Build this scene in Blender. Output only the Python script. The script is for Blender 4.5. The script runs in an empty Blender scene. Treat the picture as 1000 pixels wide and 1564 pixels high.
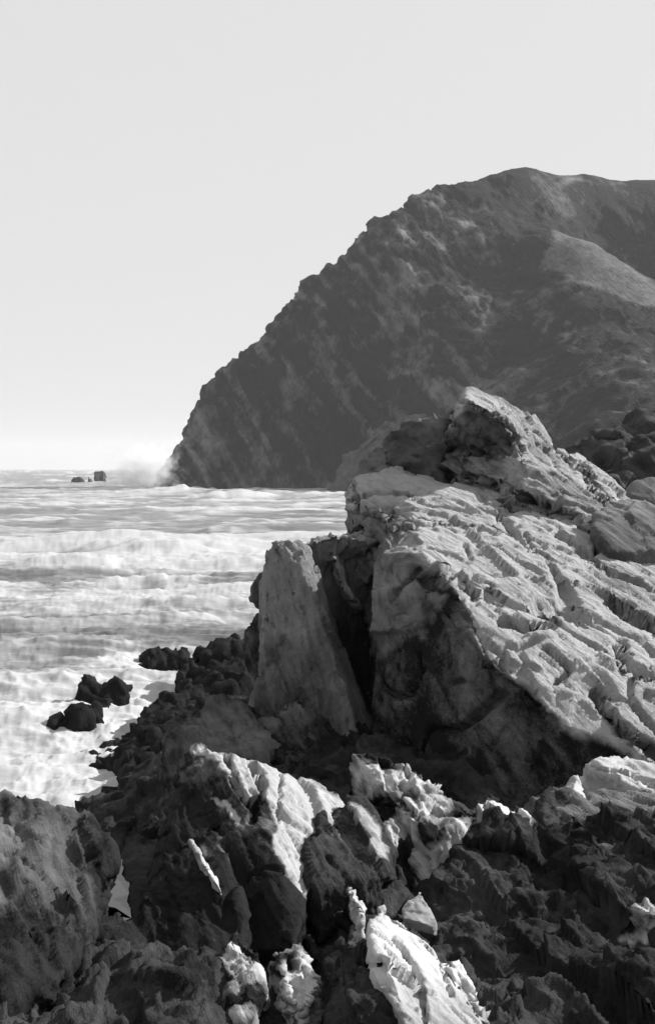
import bpy, bmesh, math, random
import numpy as np
from mathutils import Vector

R = math.radians
random.seed(7)
scn = bpy.context.scene
col = scn.collection

# ------------------------------------------------------------------ camera
F = 1900.0          # focal length in photograph pixels (photograph is 1000 x 1564)
EYE = 7.0           # eye height above the sea, metres
HOR = 715.0         # pixel row of the horizon
cd = bpy.data.cameras.new('camera')
cam = bpy.data.objects.new('camera', cd)
col.objects.link(cam)
cam.location = (0, 0, EYE)
cam.rotation_euler = (R(90), 0, 0)
cd.sensor_fit = 'VERTICAL'
cd.sensor_height = 36.0
cd.sensor_width = 36.0
cd.lens = 36.0 * F / 1564.0
cd.shift_y = -(782.0 - HOR) / 1564.0
cd.clip_start = 0.1
cd.clip_end = 30000
scn.camera = cam

# ------------------------------------------------------------------ light
SUN_EL, SUN_AZ = 34.0, 20.0      # azimuth: degrees from +X (right) towards +Y (away)
el, az = R(SUN_EL), R(SUN_AZ)
sdir = Vector((math.cos(el) * math.cos(az), math.cos(el) * math.sin(az), math.sin(el)))
sl = bpy.data.lights.new('sun', 'SUN')
sl.energy = 5.0
sl.angle = R(0.5)
sl.color = (1.0, 1.0, 1.0)
so = bpy.data.objects.new('sun', sl)
so.rotation_euler = sdir.to_track_quat('Z', 'Y').to_euler()
so.location = (40, 10, 60)
col.objects.link(so)

w = bpy.data.worlds.new('World')
scn.world = w
w.use_nodes = True
nt = w.node_tree
nt.nodes.clear()
sky = nt.nodes.new('ShaderNodeTexSky')
sky.sky_type = 'NISHITA'
sky.sun_disc = False
sky.sun_elevation = el
sky.sun_rotation = R(90) - az
sky.air_density = 1.0
sky.dust_density = 3.0
sep = nt.nodes.new('ShaderNodeSeparateColor')     # old blue-sensitive plate: the sky as its blue light, in grey
mixv = nt.nodes.new('ShaderNodeMix')
mixv.data_type = 'FLOAT'
mixv.inputs[0].default_value = 0.88               # thin even cloud veil
mixv.inputs[3].default_value = 6.9
bg = nt.nodes.new('ShaderNodeBackground')
bg.inputs[1].default_value = 0.066
out = nt.nodes.new('ShaderNodeOutputWorld')
nt.links.new(sky.outputs[0], sep.inputs[0])
nt.links.new(sep.outputs[1], mixv.inputs[2])
nt.links.new(mixv.outputs[0], bg.inputs[0])
nt.links.new(bg.outputs[0], out.inputs[0])

scn.view_settings.view_transform = 'Standard'
scn.view_settings.look = 'None'
scn.view_settings.gamma = 1.0
scn.view_settings.use_curve_mapping = False
scn.view_settings.exposure = 0.82
scn.render.engine = 'CYCLES'
scn.cycles.max_bounces = 5
scn.cycles.diffuse_bounces = 3
scn.cycles.volume_bounces = 1
scn.cycles.volume_step_rate = 1.0


# ------------------------------------------------------------------ noise (numpy)
def _h(ix, iy, iz, seed):
    n = (ix.astype(np.int64) * 374761393 + iy.astype(np.int64) * 668265263 + iz.astype(np.int64) * 2147483647 + seed * 974634777)
    n = (n ^ (n >> 13)) * 1274126177
    n = n & 0xffffffff
    n = (n ^ (n >> 16)) & 0xffffffff
    n = (n * 2246822519) & 0xffffffff
    return n ^ (n >> 15)


def hashf(ix, iy, iz, seed=0):
    return (_h(ix, iy, iz, seed) & 0xffffff).astype(np.float64) / 0xffffff


GR = np.array([[1, 1, 0], [-1, 1, 0], [1, -1, 0], [-1, -1, 0], [1, 0, 1], [-1, 0, 1], [1, 0, -1], [-1, 0, -1],
               [0, 1, 1], [0, -1, 1], [0, 1, -1], [0, -1, -1], [1, 1, 0], [-1, 1, 0], [0, -1, 1], [0, -1, -1]], float)


def perlin(p, seed=0):
    i = np.floor(p).astype(np.int64)
    f = p - i
    u = f * f * f * (f * (f * 6 - 15) + 10)
    r = None
    for dx in (0, 1):
        wx = u[:, 0] if dx else 1 - u[:, 0]
        for dy in (0, 1):
            wy = u[:, 1] if dy else 1 - u[:, 1]
            for dz in (0, 1):
                wz = u[:, 2] if dz else 1 - u[:, 2]
                g = GR[(_h(i[:, 0] + dx, i[:, 1] + dy, i[:, 2] + dz, seed) & 15)]
                d = g[:, 0] * (f[:, 0] - dx) + g[:, 1] * (f[:, 1] - dy) + g[:, 2] * (f[:, 2] - dz)
                t = d * wx * wy * wz
                r = t if r is None else r + t
    return r


def fbm(p, octv=4, seed=0, gain=0.5, lac=2.03):
    a, s, tot = 1.0, 0, 0
    q = p.copy()
    for k in range(octv):
        s = s + a * perlin(q, seed + k * 17)
        a *= gain
        q = q * lac + 3.7
    return s


def ridged(p, octv=4, seed=0, gain=0.5):
    a, s = 1.0, 0
    q = p.copy()
    for k in range(octv):
        s = s + a * (1 - 2.2 * np.abs(perlin(q, seed + k * 13)))
        a *= gain
        q = q * 2.07 + 1.3
    return s


def smooth(a, b, x):
    t = np.clip((x - a) / (b - a), 0, 1)
    return t * t * (3 - 2 * t)


def steps(p, axis, freq, seed, warp=0.35, wf=0.6, edge=0.25, brk=0.35):
    """bedding: each layer gets its own offset, and each layer is broken lengthways into blocks"""
    n, a, b = axis
    s = p @ n * freq + warp * fbm(p * wf, 2, seed)
    li = np.floor(s)
    fr = s - li
    ta = p @ a * freq * brk
    tb = p @ b * freq * brk * 0.7
    def val(L):
        sh = hashf(L, L * 0, L * 0, seed + 5)
        xa, xb = ta + sh * 7 + 0.3 * s, tb + sh * 3
        ia, ib = np.floor(xa), np.floor(xb)
        fa, fb = xa - ia, xb - ib
        ea = smooth(0, 0.12, fa)
        v0 = hashf(L, ia, ib, seed)
        v1 = hashf(L, ia - 1, ib, seed)
        v2 = hashf(L, ia, ib - 1, seed)
        v = v1 + (v0 - v1) * ea
        return v * 0.8 + 0.2 * (v2 + (v0 - v2) * smooth(0, 0.12, fb))
    v0, v1 = val(li), val(li + 1)
    return v0 + (v1 - v0) * smooth(1 - edge, 1, fr) - 0.5


def facets(p, axis, fr, seed, ra=0.30, rb=0.5, warp=0.25, tilt=0.8, edges=False):
    """broken rock: irregular cells stretched along the bedding, each one a tilted flat face with its own height"""
    n, a, b = axis
    q = np.stack([p @ n * fr, p @ a * fr * ra, p @ b * fr * rb], 1)
    if warp:
        q = q + warp * np.stack([perlin(q * 0.8, seed + 1), perlin(q * 0.8, seed + 2), perlin(q * 0.8, seed + 3)], 1)
    q = q.astype(np.float32)
    i0 = np.floor(q).astype(np.int64)
    f = q - i0
    best = np.full(len(q), 9.0, np.float32)
    val = np.zeros(len(q), np.float32)
    sec = best.copy()
    k = np.float32(1 / 255.0)
    for dx in (-1, 0, 1):
        for dy in (-1, 0, 1):
            for dz in (-1, 0, 1):
                h = _h(i0[:, 0] + dx, i0[:, 1] + dy, i0[:, 2] + dz, seed)
                ox = f[:, 0] - dx - ((h & 255) * k)
                oy = f[:, 1] - dy - (((h >> 8) & 255) * k)
                oz = f[:, 2] - dz - (((h >> 16) & 255) * k)
                d2 = ox * ox + oy * oy + oz * oz
                m = d2 < best
                h2 = h >> 5
                v = ((h >> 24) & 255) * k - 0.5 + tilt * (ox * (((h2 & 255) * k) - .5) + oy * ((((h2 >> 7) & 255) * k) - .5) + oz * ((((h2 >> 13) & 255) * k) - .5))
                val = np.where(m, v, val)
                if edges:
                    sec = np.where(m, best, np.minimum(sec, d2))
                best = np.where(m, d2, best)
    if edges:
        return val.astype(np.float64), (np.sqrt(sec) - np.sqrt(best)).astype(np.float64)
    return val.astype(np.float64)


def frame(n, hint):
    n = np.array(n, float); n /= np.linalg.norm(n)
    a = np.array(hint, float); a -= n * (a @ n); a /= np.linalg.norm(a)
    b = np.cross(n, a)
    return n, a, b


# ------------------------------------------------------------------ building helpers
def P(px, py, Y):
    return np.array([(px - 500.0) / F * Y, Y, EYE - (py - HOR) / F * Y])


def tag(o, label=None, cat=None, group=None, kind=None):
    if label: o['label'] = label
    if cat: o['category'] = cat
    if group: o['group'] = group
    if kind: o['kind'] = kind
    return o


def raw_mesh(name, verts, faces):
    me = bpy.data.meshes.new(name)
    me.from_pydata([tuple(v) for v in verts], [], faces)
    me.update()
    return me


def coords(me):
    a = np.empty(len(me.vertices) * 3, np.float64 if False else np.float32)
    me.vertices.foreach_get('co', a)
    return a.reshape(-1, 3).astype(np.float64)


def normals(me):
    a = np.empty(len(me.vertices) * 3, np.float32)
    me.vertex_normals.foreach_get('vector', a)
    return a.reshape(-1, 3).astype(np.float64)


def setco(me, c):
    me.vertices.foreach_set('co', c.astype(np.float32).ravel())
    me.update()


def attr(me, name, v):
    at = me.attributes.new(name, 'FLOAT', 'POINT')
    at.data.foreach_set('value', v.astype(np.float32))


def hulls_mesh(hulls):
    bm = bmesh.new()
    for h in hulls:
        vs = [bm.verts.new(tuple(p)) for p in h]
        r = bmesh.ops.convex_hull(bm, input=vs)
        junk = list({g for g in r['geom_interior'] + r['geom_unused'] if isinstance(g, bmesh.types.BMVert) and g.is_valid})
        bmesh.ops.delete(bm, geom=junk, context='VERTS')
    me = bpy.data.meshes.new('tmp')
    bm.to_mesh(me)
    bm.free()
    return me


def H(pts, *extr):
    """a block: pixel points at their own distances, plus copies of them moved back / down so the block is solid"""
    q = [P(*p) for p in pts]
    a = list(q)
    for e in extr:
        a += [v + np.array(e, float) for v in q]
    return a


def seg_dist(x, y, pts):
    d = np.full(x.shape, 1e9)
    for (x0, y0), (x1, y1) in zip(pts[:-1], pts[1:]):
        vx, vy = x1 - x0, y1 - y0
        L = vx * vx + vy * vy + 1e-9
        t = np.clip(((x - x0) * vx + (y - y0) * vy) / L, 0, 1)
        d = np.minimum(d, np.hypot(x - x0 - t * vx, y - y0 - t * vy))
    return d


def proj(c):
    return c[:, 0] / c[:, 1] * F + 500, HOR + (EYE - c[:, 2]) / c[:, 1] * F


def inpoly(x, y, poly):
    r = np.zeros(x.shape, bool)
    n = len(poly)
    for i in range(n):
        x0, y0 = poly[i]; x1, y1 = poly[(i + 1) % n]
        r ^= ((y0 > y) != (y1 > y)) & (x < (x1 - x0) * (y - y0) / (y1 - y0 + 1e-9) + x0)
    return r


def patch(c, poly, soft=8, ragged=14, nf=1.6, seed=5):
    """a patch of tone on the rock, for growth or for painted sun and shade; ragged edge, 1 inside"""
    x, y = proj(c)
    x = x + ragged * fbm(c * nf, 4, seed); y = y + ragged * fbm(c * nf, 4, seed + 50)
    d = seg_dist(x, y, poly + [poly[0]])
    return np.where(inpoly(x, y, poly), 0.5 + 0.5 * smooth(0, soft, d), 0.5 - 0.5 * smooth(0, soft, d))


def assemble(name, parts, label, cat='rock', group=None):
    lo = np.array([np.array(p.location) for p in parts])
    e = bpy.data.objects.new(name, None)
    e.location = (float(lo[:, 0].mean()), float(lo[:, 1].mean()), float(lo[:, 2].min()))
    e.empty_display_size = 0.5
    col.objects.link(e)
    for p in parts:
        p.location = tuple(np.array(p.location) - np.array(e.location))
        p.parent = e
    tag(e, label, cat, group)
    return e


def finish_obj(name, me, mat, origin):
    c = coords(me)
    setco(me, c - origin)
    o = bpy.data.objects.new(name, me)
    o.location = tuple(origin)
    col.objects.link(o)
    me.materials.clear()
    me.materials.append(mat)
    me.polygons.foreach_set('use_smooth', np.ones(len(me.polygons), bool))
    me.update()
    return o


def rock(name, hulls, vox, mat, axis, amp=0.10, fr=3.0, seed=0, soft=3, label=None, cat='rock', group=None,
         cracks=(), big=0.15, bigf=0.8, fine=1.0, lump=0.0, lumpf=6.0, tone=None, net=0.0, netf=1.0, netr=(0.45, 0.6), ra=0.30, rb=0.5, chip=0.20):
    me = hulls_mesh(hulls)
    t = bpy.data.objects.new('tmp', me)
    col.objects.link(t)
    m = t.modifiers.new('r', 'REMESH')
    m.mode = 'VOXEL'
    m.voxel_size = vox
    if soft:
        s = t.modifiers.new('s', 'SMOOTH')
        s.iterations = soft
        s.factor = 0.6
    dg = bpy.context.evaluated_depsgraph_get()
    me2 = bpy.data.meshes.new_from_object(t.evaluated_get(dg))
    bpy.data.objects.remove(t)
    me2.name = name
    c = coords(me2)
    nrm = normals(me2)
    org = np.array([c[:, 0].mean(), c[:, 1].mean(), c[:, 2].min()])
    # 1 broad shape
    if big:
        c = c + nrm * (big * fbm(c * bigf, 3, seed))[:, None]
        setco(me2, c); nrm = normals(me2)
    # 2 bedding blocks, coarse then fine
    if amp:
        d = amp * 1.15 * facets(c, axis, fr, seed + 1, ra, rb)
        c = c + nrm * d[:, None]
        d = amp * 0.50 * facets(c, axis, fr * 2.7, seed + 2, ra, rb)
        c = c + nrm * d[:, None]
        setco(me2, c); nrm = normals(me2)
        if fr * 9 * vox < 0.75:
            c = c + nrm * (amp * chip * facets(c, axis, fr * 9.0, seed + 4, warp=0))[:, None]
        n, a, b = axis
        q = np.stack([c @ n * fr * 4.2, c @ a * fr * 0.6, c @ b * fr * 1.1], 1)
        c = c + nrm * (amp * 0.22 * fine * fbm(q, 3, seed + 3))[:, None]
    if lump:
        c = c + nrm * (lump * (fbm(c * lumpf, 3, seed + 9) + 0.6 * ridged(c * lumpf * 0.5, 2, seed + 8)))[:, None]
    if net:       # joints: a network of open cracks, in and out
        e = facets(c, axis, netf, seed + 30, netr[0], netr[1], warp=0.5, edges=True)[1]
        e2 = facets(c, axis, netf * 2.3, seed + 31, netr[0], netr[1], warp=0.5, edges=True)[1]
        on = smooth(-0.15, 0.15, fbm(c * 0.8, 2, seed + 32)); on2 = smooth(0.0, 0.25, fbm(c * 1.3, 2, seed + 33))
        wn = 2.2 * vox * netf
        k1 = (1 - smooth(wn * 0.3, wn, e)) * on; k2 = (1 - smooth(wn * 0.7, wn * 2.0, e2)) * on2
        c = c - nrm * (net * k1 + net * 0.5 * k2)[:, None]
    # 3 joints and cracks
    if cracks:
        setco(me2, c); nrm = normals(me2)
        view = c - np.array([0, 0, EYE])
        face = (nrm * view).sum(1) < 0
        px = c[:, 0] / c[:, 1] * F + 500 + 4 * perlin(c * 9, 3)
        py = HOR + (EYE - c[:, 2]) / c[:, 1] * F + 4 * perlin(c * 9, 4)
        for pts, wd, dep in cracks:
            d = seg_dist(px, py, pts)
            c = c - nrm * (dep * (1 - smooth(wd * 0.35, wd, d)) * face)[:, None]
    setco(me2, c)
    nrm = normals(me2)
    tn = 0.5 + 0.9 * fbm(c * 0.9, 4, seed + 20)
    if tone is not None:
        tn = tone(c, nrm, tn)
    attr(me2, 'tone', np.clip(tn, -0.6, 1.3))
    o = finish_obj(name, me2, mat, org)
    tag(o, label, cat, group)
    return o


# ------------------------------------------------------------------ materials (all grey: the photograph is monochrome)
def node(nt, t, **kw):
    n = nt.nodes.new(t)
    for k, v in kw.items():
        setattr(n, k, v)
    return n


def math_(nt, op, a, b=None, c=None, clamp=False):
    n = node(nt, 'ShaderNodeMath', operation=op, use_clamp=clamp)
    for i, x in enumerate((a, b, c)):
        if x is None: continue
        if isinstance(x, (int, float)): n.inputs[i].default_value = x
        else: nt.links.new(x, n.inputs[i])
    return n.outputs[0]


def mapr(nt, v, a, b, c, d):
    n = node(nt, 'ShaderNodeMapRange')
    n.inputs[1].default_value, n.inputs[2].default_value, n.inputs[3].default_value, n.inputs[4].default_value = a, b, c, d
    nt.links.new(v, n.inputs[0])
    return n.outputs[0]


def stretched(nt, axis, sc):
    tc = node(nt, 'ShaderNodeTexCoord')
    cb = node(nt, 'ShaderNodeCombineXYZ')
    for i, (v, s) in enumerate(zip(axis, sc)):
        d = node(nt, 'ShaderNodeVectorMath', operation='DOT_PRODUCT')
        nt.links.new(tc.outputs['Object'], d.inputs[0])
        d.inputs[1].default_value = tuple(np.array(v) * s)
        nt.links.new(d.outputs['Value'], cb.inputs[i])
    return cb.outputs[0], tc.outputs['Object']


def tex(nt, vec, scale, det=6, rough=0.6, dist=0.0):
    n = node(nt, 'ShaderNodeTexNoise')
    n.inputs['Scale'].default_value = scale
    n.inputs['Detail'].default_value = det
    n.inputs['Roughness'].default_value = rough
    n.inputs['Distortion'].default_value = dist
    nt.links.new(vec, n.inputs['Vector'])
    return n.outputs[0]


ALB = 0.56


def rock_mat(name, lo, hi, axis, scale=1.0, bump=0.03, speck=0.35, weed=None, rough=0.85, spec=0.12, weedlo=0.0, weedv=0.035):
    lo, hi, weedv = lo * ALB, hi * ALB, weedv * ALB
    m = bpy.data.materials.new(name)
    m.use_nodes = True
    nt = m.node_tree
    bs = nt.nodes['Principled BSDF']
    sv, ov = stretched(nt, axis, (9 * scale, 1.3 * scale, 2.4 * scale))
    at = node(nt, 'ShaderNodeAttribute', attribute_name='tone')
    n1 = tex(nt, sv, 1.0, 8, 0.62, 0.3)
    n2 = tex(nt, ov, 5.0 * scale, 8, 0.68)
    n3 = tex(nt, ov, 45.0 * scale, 4, 0.7)
    s = math_(nt, 'MULTIPLY_ADD', n1, 0.9, math_(nt, 'MULTIPLY', n2, 0.7))
    s = math_(nt, 'MULTIPLY_ADD', n3, speck, s)
    s = math_(nt, 'MULTIPLY_ADD', at.outputs['Fac'], 0.8, s)
    v = mapr(nt, s, 0.75 + speck * 0.4, 1.55 + speck * 0.6, lo, hi)
    if weed is not None:       # dark growth / wet film in patches of its own
        wn = tex(nt, ov, 1.9 * scale, 9, 0.72, 0.4)
        k = math_(nt, 'MULTIPLY_ADD', at.outputs['Fac'], -0.35, wn)
        k = mapr(nt, k, weed, weed + 0.06, 0, 1)
        mx = node(nt, 'ShaderNodeMix', data_type='FLOAT')
        nt.links.new(k, mx.inputs[0]); nt.links.new(v, mx.inputs[2])
        nt.links.new(mapr(nt, n3, 0.35, 0.7, weedv * 0.5, weedv * 1.6), mx.inputs[3])
        v = mx.outputs[0]
    nt.links.new(v, bs.inputs['Base Color'])
    bs.inputs['Roughness'].default_value = rough
    bs.inputs['Specular IOR Level'].default_value = spec
    hgt = math_(nt, 'MULTIPLY_ADD', n2, 0.7, n1)
    hgt = math_(nt, 'MULTIPLY_ADD', n3, 0.16, hgt)
    bp = node(nt, 'ShaderNodeBump')
    bp.inputs['Strength'].default_value = 1.0
    bp.inputs['Distance'].default_value = bump
    nt.links.new(hgt, bp.inputs['Height'])
    nt.links.new(bp.outputs[0], bs.inputs['Normal'])
    return m


AX = frame((0.80, 0.42, 0.18), (0.45, -0.72, -0.42))       # foliation of the large outcrop
AXL = frame((0.85, 0.40, 0.10), (0.12, -0.1, -1.0))        # left buttress: near vertical streaks
AXF = frame((0.88, 0.25, 0.30), (0.28, -0.80, -0.2))       # foreground ribs
AXH = frame((0.86, 0.18, 0.45), (0.45, 0.1, -0.88))        # headland cliffs

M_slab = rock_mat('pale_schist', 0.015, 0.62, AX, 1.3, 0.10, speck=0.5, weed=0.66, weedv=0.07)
M_butt = rock_mat('grey_schist', 0.012, 0.36, AXL, 1.5, 0.08, speck=0.5, weed=0.70)
M_fore = rock_mat('bleached_schist', 0.40, 0.80, AXF, 1.6, 0.02, speck=0.25)
M_mix = rock_mat('mottled_rock', 0.05, 0.50, AXF, 1.5, 0.03, weed=0.40, weedv=0.04)
M_patchy = rock_mat('patchy_pale_rock', 0.01, 0.66, AXF, 3.0, 0.02, speck=0.3)
M_dark = rock_mat('mussel_dark_rock', 0.012, 0.05, AXF, 1.6, 0.03, speck=0.5)
M_weed = rock_mat('wet_weedy_rock', 0.006, 0.020, AXF, 2.0, 0.03, speck=0.5, rough=0.8, spec=0.08)
M_mid = rock_mat('mid_grey_rock', 0.08, 0.26, AX, 1.0, 0.03)
M_far = rock_mat('far_dark_rock', 0.02, 0.10, AXH, 0.3, 0.15)

D = (0, 0, -2.2)
# ------------------------------------------------------------------ sea
def build_sea():
    ys = [-60, -30, 0]
    y = 10.0
    while y < 6500:
        ys.append(y)
        y += max(0.13, y * y / 13300.0 * (1.0 if y < 450 else 3.0))
    ys = np.array(ys)
    us = np.concatenate([np.linspace(-6, -0.36, 60)[:-1], np.linspace(-0.36, 0.12, 430), np.linspace(0.12, 4, 50)[1:]])
    Yg, Ug = np.meshgrid(ys, us, indexing='ij')
    Xg = Ug * np.maximum(Yg, 12)
    ny, nx = Yg.shape
    X, Y = Xg.ravel(), Yg.ravel()
    q = np.stack([X, Y, X * 0], 1)
    pyp = HOR + EYE / np.maximum(Y, 1) * F
    pxp = 500 + X / np.maximum(Y, 1) * F
    near = smooth(9000, 400, Y)
    shelter = smooth(12, 40, Y)
    # swell: crests roughly parallel to the shore of the cove, bent by noise
    w1 = fbm(q * np.array([0.010, 0.016, 1]), 3, 40)
    ph = Y * 0.145 + X * 0.035 + 5.5 * w1
    sw = (0.5 + 0.5 * np.sin(ph)) ** 2.2
    ph2 = Y * 0.42 - X * 0.11 + 4.0 * fbm(q * np.array([0.03, 0.05, 1]), 2, 41)
    Z = (0.55 * sw + 0.16 * (0.5 + 0.5 * np.sin(ph2)) ** 1.6) * near * (0.35 + 0.65 * shelter)
    ch = ridged(q * np.array([0.05, 0.13, 1]) + 0.3 * w1[:, None], 4, 46, 0.55)
    Z += (0.30 * fbm(q * np.array([0.16, 0.30, 1]), 4, 42) + 0.42 * ch) * shelter * near
    Z += 0.10 * ridged(q * np.array([0.8, 1.3, 1]), 3, 43) * near * smooth(160, 40, Y)
    foam = 0.16 + 0.75 * fbm(q * np.array([0.022, 0.075, 1]), 4, 44) + 0.45 * fbm(q * np.array([0.10, 0.34, 1]), 4, 45)
    foam += 0.28 * (sw - 0.4) + 0.38 * np.maximum(ch - 0.7, 0)
    # breakers: (pixel x0, x1, distance, slant, height, half width in metres)
    for (x0, x1, Yb, sl_, hb, wb) in [(290, 420, 262, -0.30, 2.6, 10), (240, 330, 340, 0.1, 3.0, 8), (430, 560, 300, 0.05, 1.8, 6),
                                      (20, 135, 143, 0.15, 1.3, 5), (90, 470, 98, 0.10, 1.7, 7), (-60, 440, 82, 0.06, 1.0, 5),
                                      (300, 420, 118, -0.1, 1.6, 4), (-100, 420, 64, 0.08, 0.55, 3.0), (-60, 260, 118, 0.03, 0.5, 3),
                                      (180, 420, 182, 0.05, 1.0, 5), (0, 200, 220, 0.03, 0.9, 6)]:
        xc, hw = (x0 + x1) / 2, (x1 - x0) / 2
        env = smooth(1.2, 0.3, np.abs(pxp - xc) / hw) * smooth(-0.55, 0.1, fbm(q * np.array([2.5 / wb, 1.0 / wb, 1]) * 0.2, 3, int(x0 + 500)))
        Xc = (xc - 500) / F * Yb
        dy = Y - Yb - sl_ * (X - Xc) - wb * 1.1 * fbm(q * np.array([1.2 / wb, 0.4 / wb, 1]) * 0.35, 3, int(x0 + 900))
        ridge = np.where(dy < 0, np.exp(-(dy / (wb * 0.35)) ** 2), np.exp(-(dy / wb) ** 2)) * env
        brk = 0.8 + 0.5 * fbm(q * np.array([0.5, 1.2, 1]) / wb, 3, 77) + 0.25 * fbm(q * 3.0 / wb, 2, 78)
        Z += 0.7 * hb * ridge * brk
        foam += 1.0 * ridge * brk + 0.34 * env * np.exp(-((dy + wb * 1.2) / (wb * 1.3)) ** 2)
    for (cx, cy, Yc, rr) in [(105, 1100, 30.3, .9), (150, 1070, 33.3, 1.1), (180, 1060, 33.4, .8), (243, 1010, 42.4, 1.3), (290, 1020, 36, 1.2), (250, 1080, 30.5, 1.4), (190, 1120, 29, 1.3), (140, 1175, 26.5, 1.2), (168, 1240, 23.5, 1.2),
                             (120, 745, 520, 9), (150, 745, 540, 8), (230, 748, 372, 10), (270, 752, 372, 8)]:
        c0 = P(cx, cy, Yc)
        dd = np.hypot(X - c0[0], (Y - Yc)) / rr
        ring = np.exp(-((dd - 1.0 - 0.5 * fbm(q / rr, 3, int(cx))) / 0.55) ** 2)
        foam += 0.7 * ring
        Z += 0.045 * min(rr, 6) * ring * (0.6 + 0.8 * ridged(q * 2.2 / rr, 3, int(cx) + 3))
    # foaming water near the rocks and at the cliff foot
    foam += 0.55 * smooth(52, 26, Y) + 0.45 * smooth(0.02, 0.0, np.abs(Y - 376 - 0.3 * X) / 900) * (pxp > 250)
    foam += 0.4 * np.exp(-((pyp - 868) / 26.0) ** 2) * smooth(0, 250, pxp)
    foam -= 0.38 * np.exp(-((pyp - 918) / 22.0) ** 2)
    foam -= 0.16 * np.exp(-((pyp - 800) / 22.0) ** 2)
    foam -= 0.15 * np.exp(-((pyp - 740) / 12.0) ** 2)
    verts = np.stack([X, Y, Z], 1)
    idx = np.arange(ny * nx).reshape(ny, nx)
    f = np.stack([idx[:-1, :-1], idx[:-1, 1:], idx[1:, 1:], idx[1:, :-1]], -1).reshape(-1, 4)
    me = bpy.data.meshes.new('sea')
    me.vertices.add(len(verts)); me.vertices.foreach_set('co', verts.astype(np.float32).ravel())
    me.loops.add(f.size); me.loops.foreach_set('vertex_index', f.ravel().astype(np.int32))
    me.polygons.add(len(f)); me.polygons.foreach_set('loop_start', np.arange(0, f.size, 4, dtype=np.int32))
    me.update(calc_edges=True)
    attr(me, 'foam', np.clip(foam, 0, 1.4))
    m = bpy.data.materials.new('surf_water'); m.use_nodes = True
    nt = m.node_tree; bs = nt.nodes['Principled BSDF']
    at = node(nt, 'ShaderNodeAttribute', attribute_name='foam')
    tc = node(nt, 'ShaderNodeTexCoord')
    mp = node(nt, 'ShaderNodeMapping'); mp.inputs['Scale'].default_value = (0.2, 1.0, 1.0)
    nt.links.new(tc.outputs['Object'], mp.inputs['Vector'])
    n1 = tex(nt, mp.outputs[0], 0.35, 10, 0.68, 0.6)
    n2 = tex(nt, mp.outputs[0], 2.2, 8, 0.7, 0.5)
    vo = node(nt, 'ShaderNodeTexVoronoi', feature='DISTANCE_TO_EDGE'); vo.inputs['Scale'].default_value = 0.9
    wv = node(nt, 'ShaderNodeVectorMath', operation='MULTIPLY_ADD'); nz = node(nt, 'ShaderNodeTexNoise'); nz.inputs['Scale'].default_value = 0.7; nz.inputs['Detail'].default_value = 5
    nt.links.new(mp.outputs[0], nz.inputs['Vector']); nt.links.new(nz.outputs['Color'], wv.inputs[0]); wv.inputs[1].default_value = (2.2, 2.2, 2.2); nt.links.new(mp.outputs[0], wv.inputs[2]); nt.links.new(wv.outputs[0], vo.inputs['Vector'])
    n3 = mapr(nt, vo.outputs['Distance'], 0.0, 0.22, 1.0, 0.0)     # lacy foam
    k = math_(nt, 'MULTIPLY_ADD', n1, 0.9, at.outputs['Fac'])
    k = math_(nt, 'MULTIPLY_ADD', n2, 0.25, k)
    k = math_(nt, 'MULTIPLY_ADD', n3, 0.3, k)
    k = mapr(nt, k, 0.72, 1.45, 0, 1)
    v = mapr(nt, k, 0, 1, 0.10, 0.36)
    nt.links.new(v, bs.inputs['Base Color'])
    nt.links.new(mapr(nt, k, 0, 0.7, 0.30, 0.9), bs.inputs['Roughness'])
    bs.inputs['Specular IOR Level'].default_value = 0.4
    bp = node(nt, 'ShaderNodeBump'); bp.inputs['Distance'].default_value = 0.07
    nt.links.new(math_(nt, 'MULTIPLY_ADD', n2, 0.5, n1), bp.inputs['Height'])
    nt.links.new(bp.outputs[0], bs.inputs['Normal'])
    me.materials.append(m)
    me.polygons.foreach_set('use_smooth', np.ones(len(me.polygons), bool))
    o = bpy.data.objects.new('sea', me); col.objects.link(o)
    tag(o, 'pale churning sea streaked with foam and breakers', None, None, 'structure')


build_sea()


# ------------------------------------------------------------------ height fields through control points
def rbf(pts, X, Y, reg=1e-3):
    c = np.array(pts, float)
    s = np.ptp(c[:, 0]) + 1e-9
    A = c[:, :2] / s
    def k(r2):
        return np.where(r2 > 1e-12, 0.5 * r2 * np.log(np.maximum(r2, 1e-12)), 0)
    d2 = ((A[:, None] - A[None]) ** 2).sum(-1)
    n = len(c)
    M = np.zeros((n + 3, n + 3))
    M[:n, :n] = k(d2) + np.eye(n) * reg
    M[:n, n] = 1; M[:n, n + 1:] = A
    M[n, :n] = 1; M[n + 1:, :n] = A.T
    b = np.zeros(n + 3); b[:n] = c[:, 2]
    wt = np.linalg.solve(M, b)
    x, y = X / s, Y / s
    r = wt[n] + wt[n + 1] * x + wt[n + 2] * y
    for i in range(n):
        r = r + wt[i] * k((x - A[i, 0]) ** 2 + (y - A[i, 1]) ** 2)
    return r


def grid_mesh(name, xs, ys, Z):
    Yg, Xg = np.meshgrid(ys, xs, indexing='ij')
    ny, nx = Yg.shape
    verts = np.stack([Xg.ravel(), Yg.ravel(), Z.ravel()], 1)
    idx = np.arange(ny * nx).reshape(ny, nx)
    f = np.stack([idx[:-1, :-1], idx[:-1, 1:], idx[1:, 1:], idx[1:, :-1]], -1).reshape(-1, 4)
    me = bpy.data.meshes.new(name)
    me.vertices.add(len(verts)); me.vertices.foreach_set('co', verts.astype(np.float32).ravel())
    me.loops.add(f.size); me.loops.foreach_set('vertex_index', f.ravel().astype(np.int32))
    me.polygons.add(len(f)); me.polygons.foreach_set('loop_start', np.arange(0, f.size, 4, dtype=np.int32))
    me.update(calc_edges=True)
    return me


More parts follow.
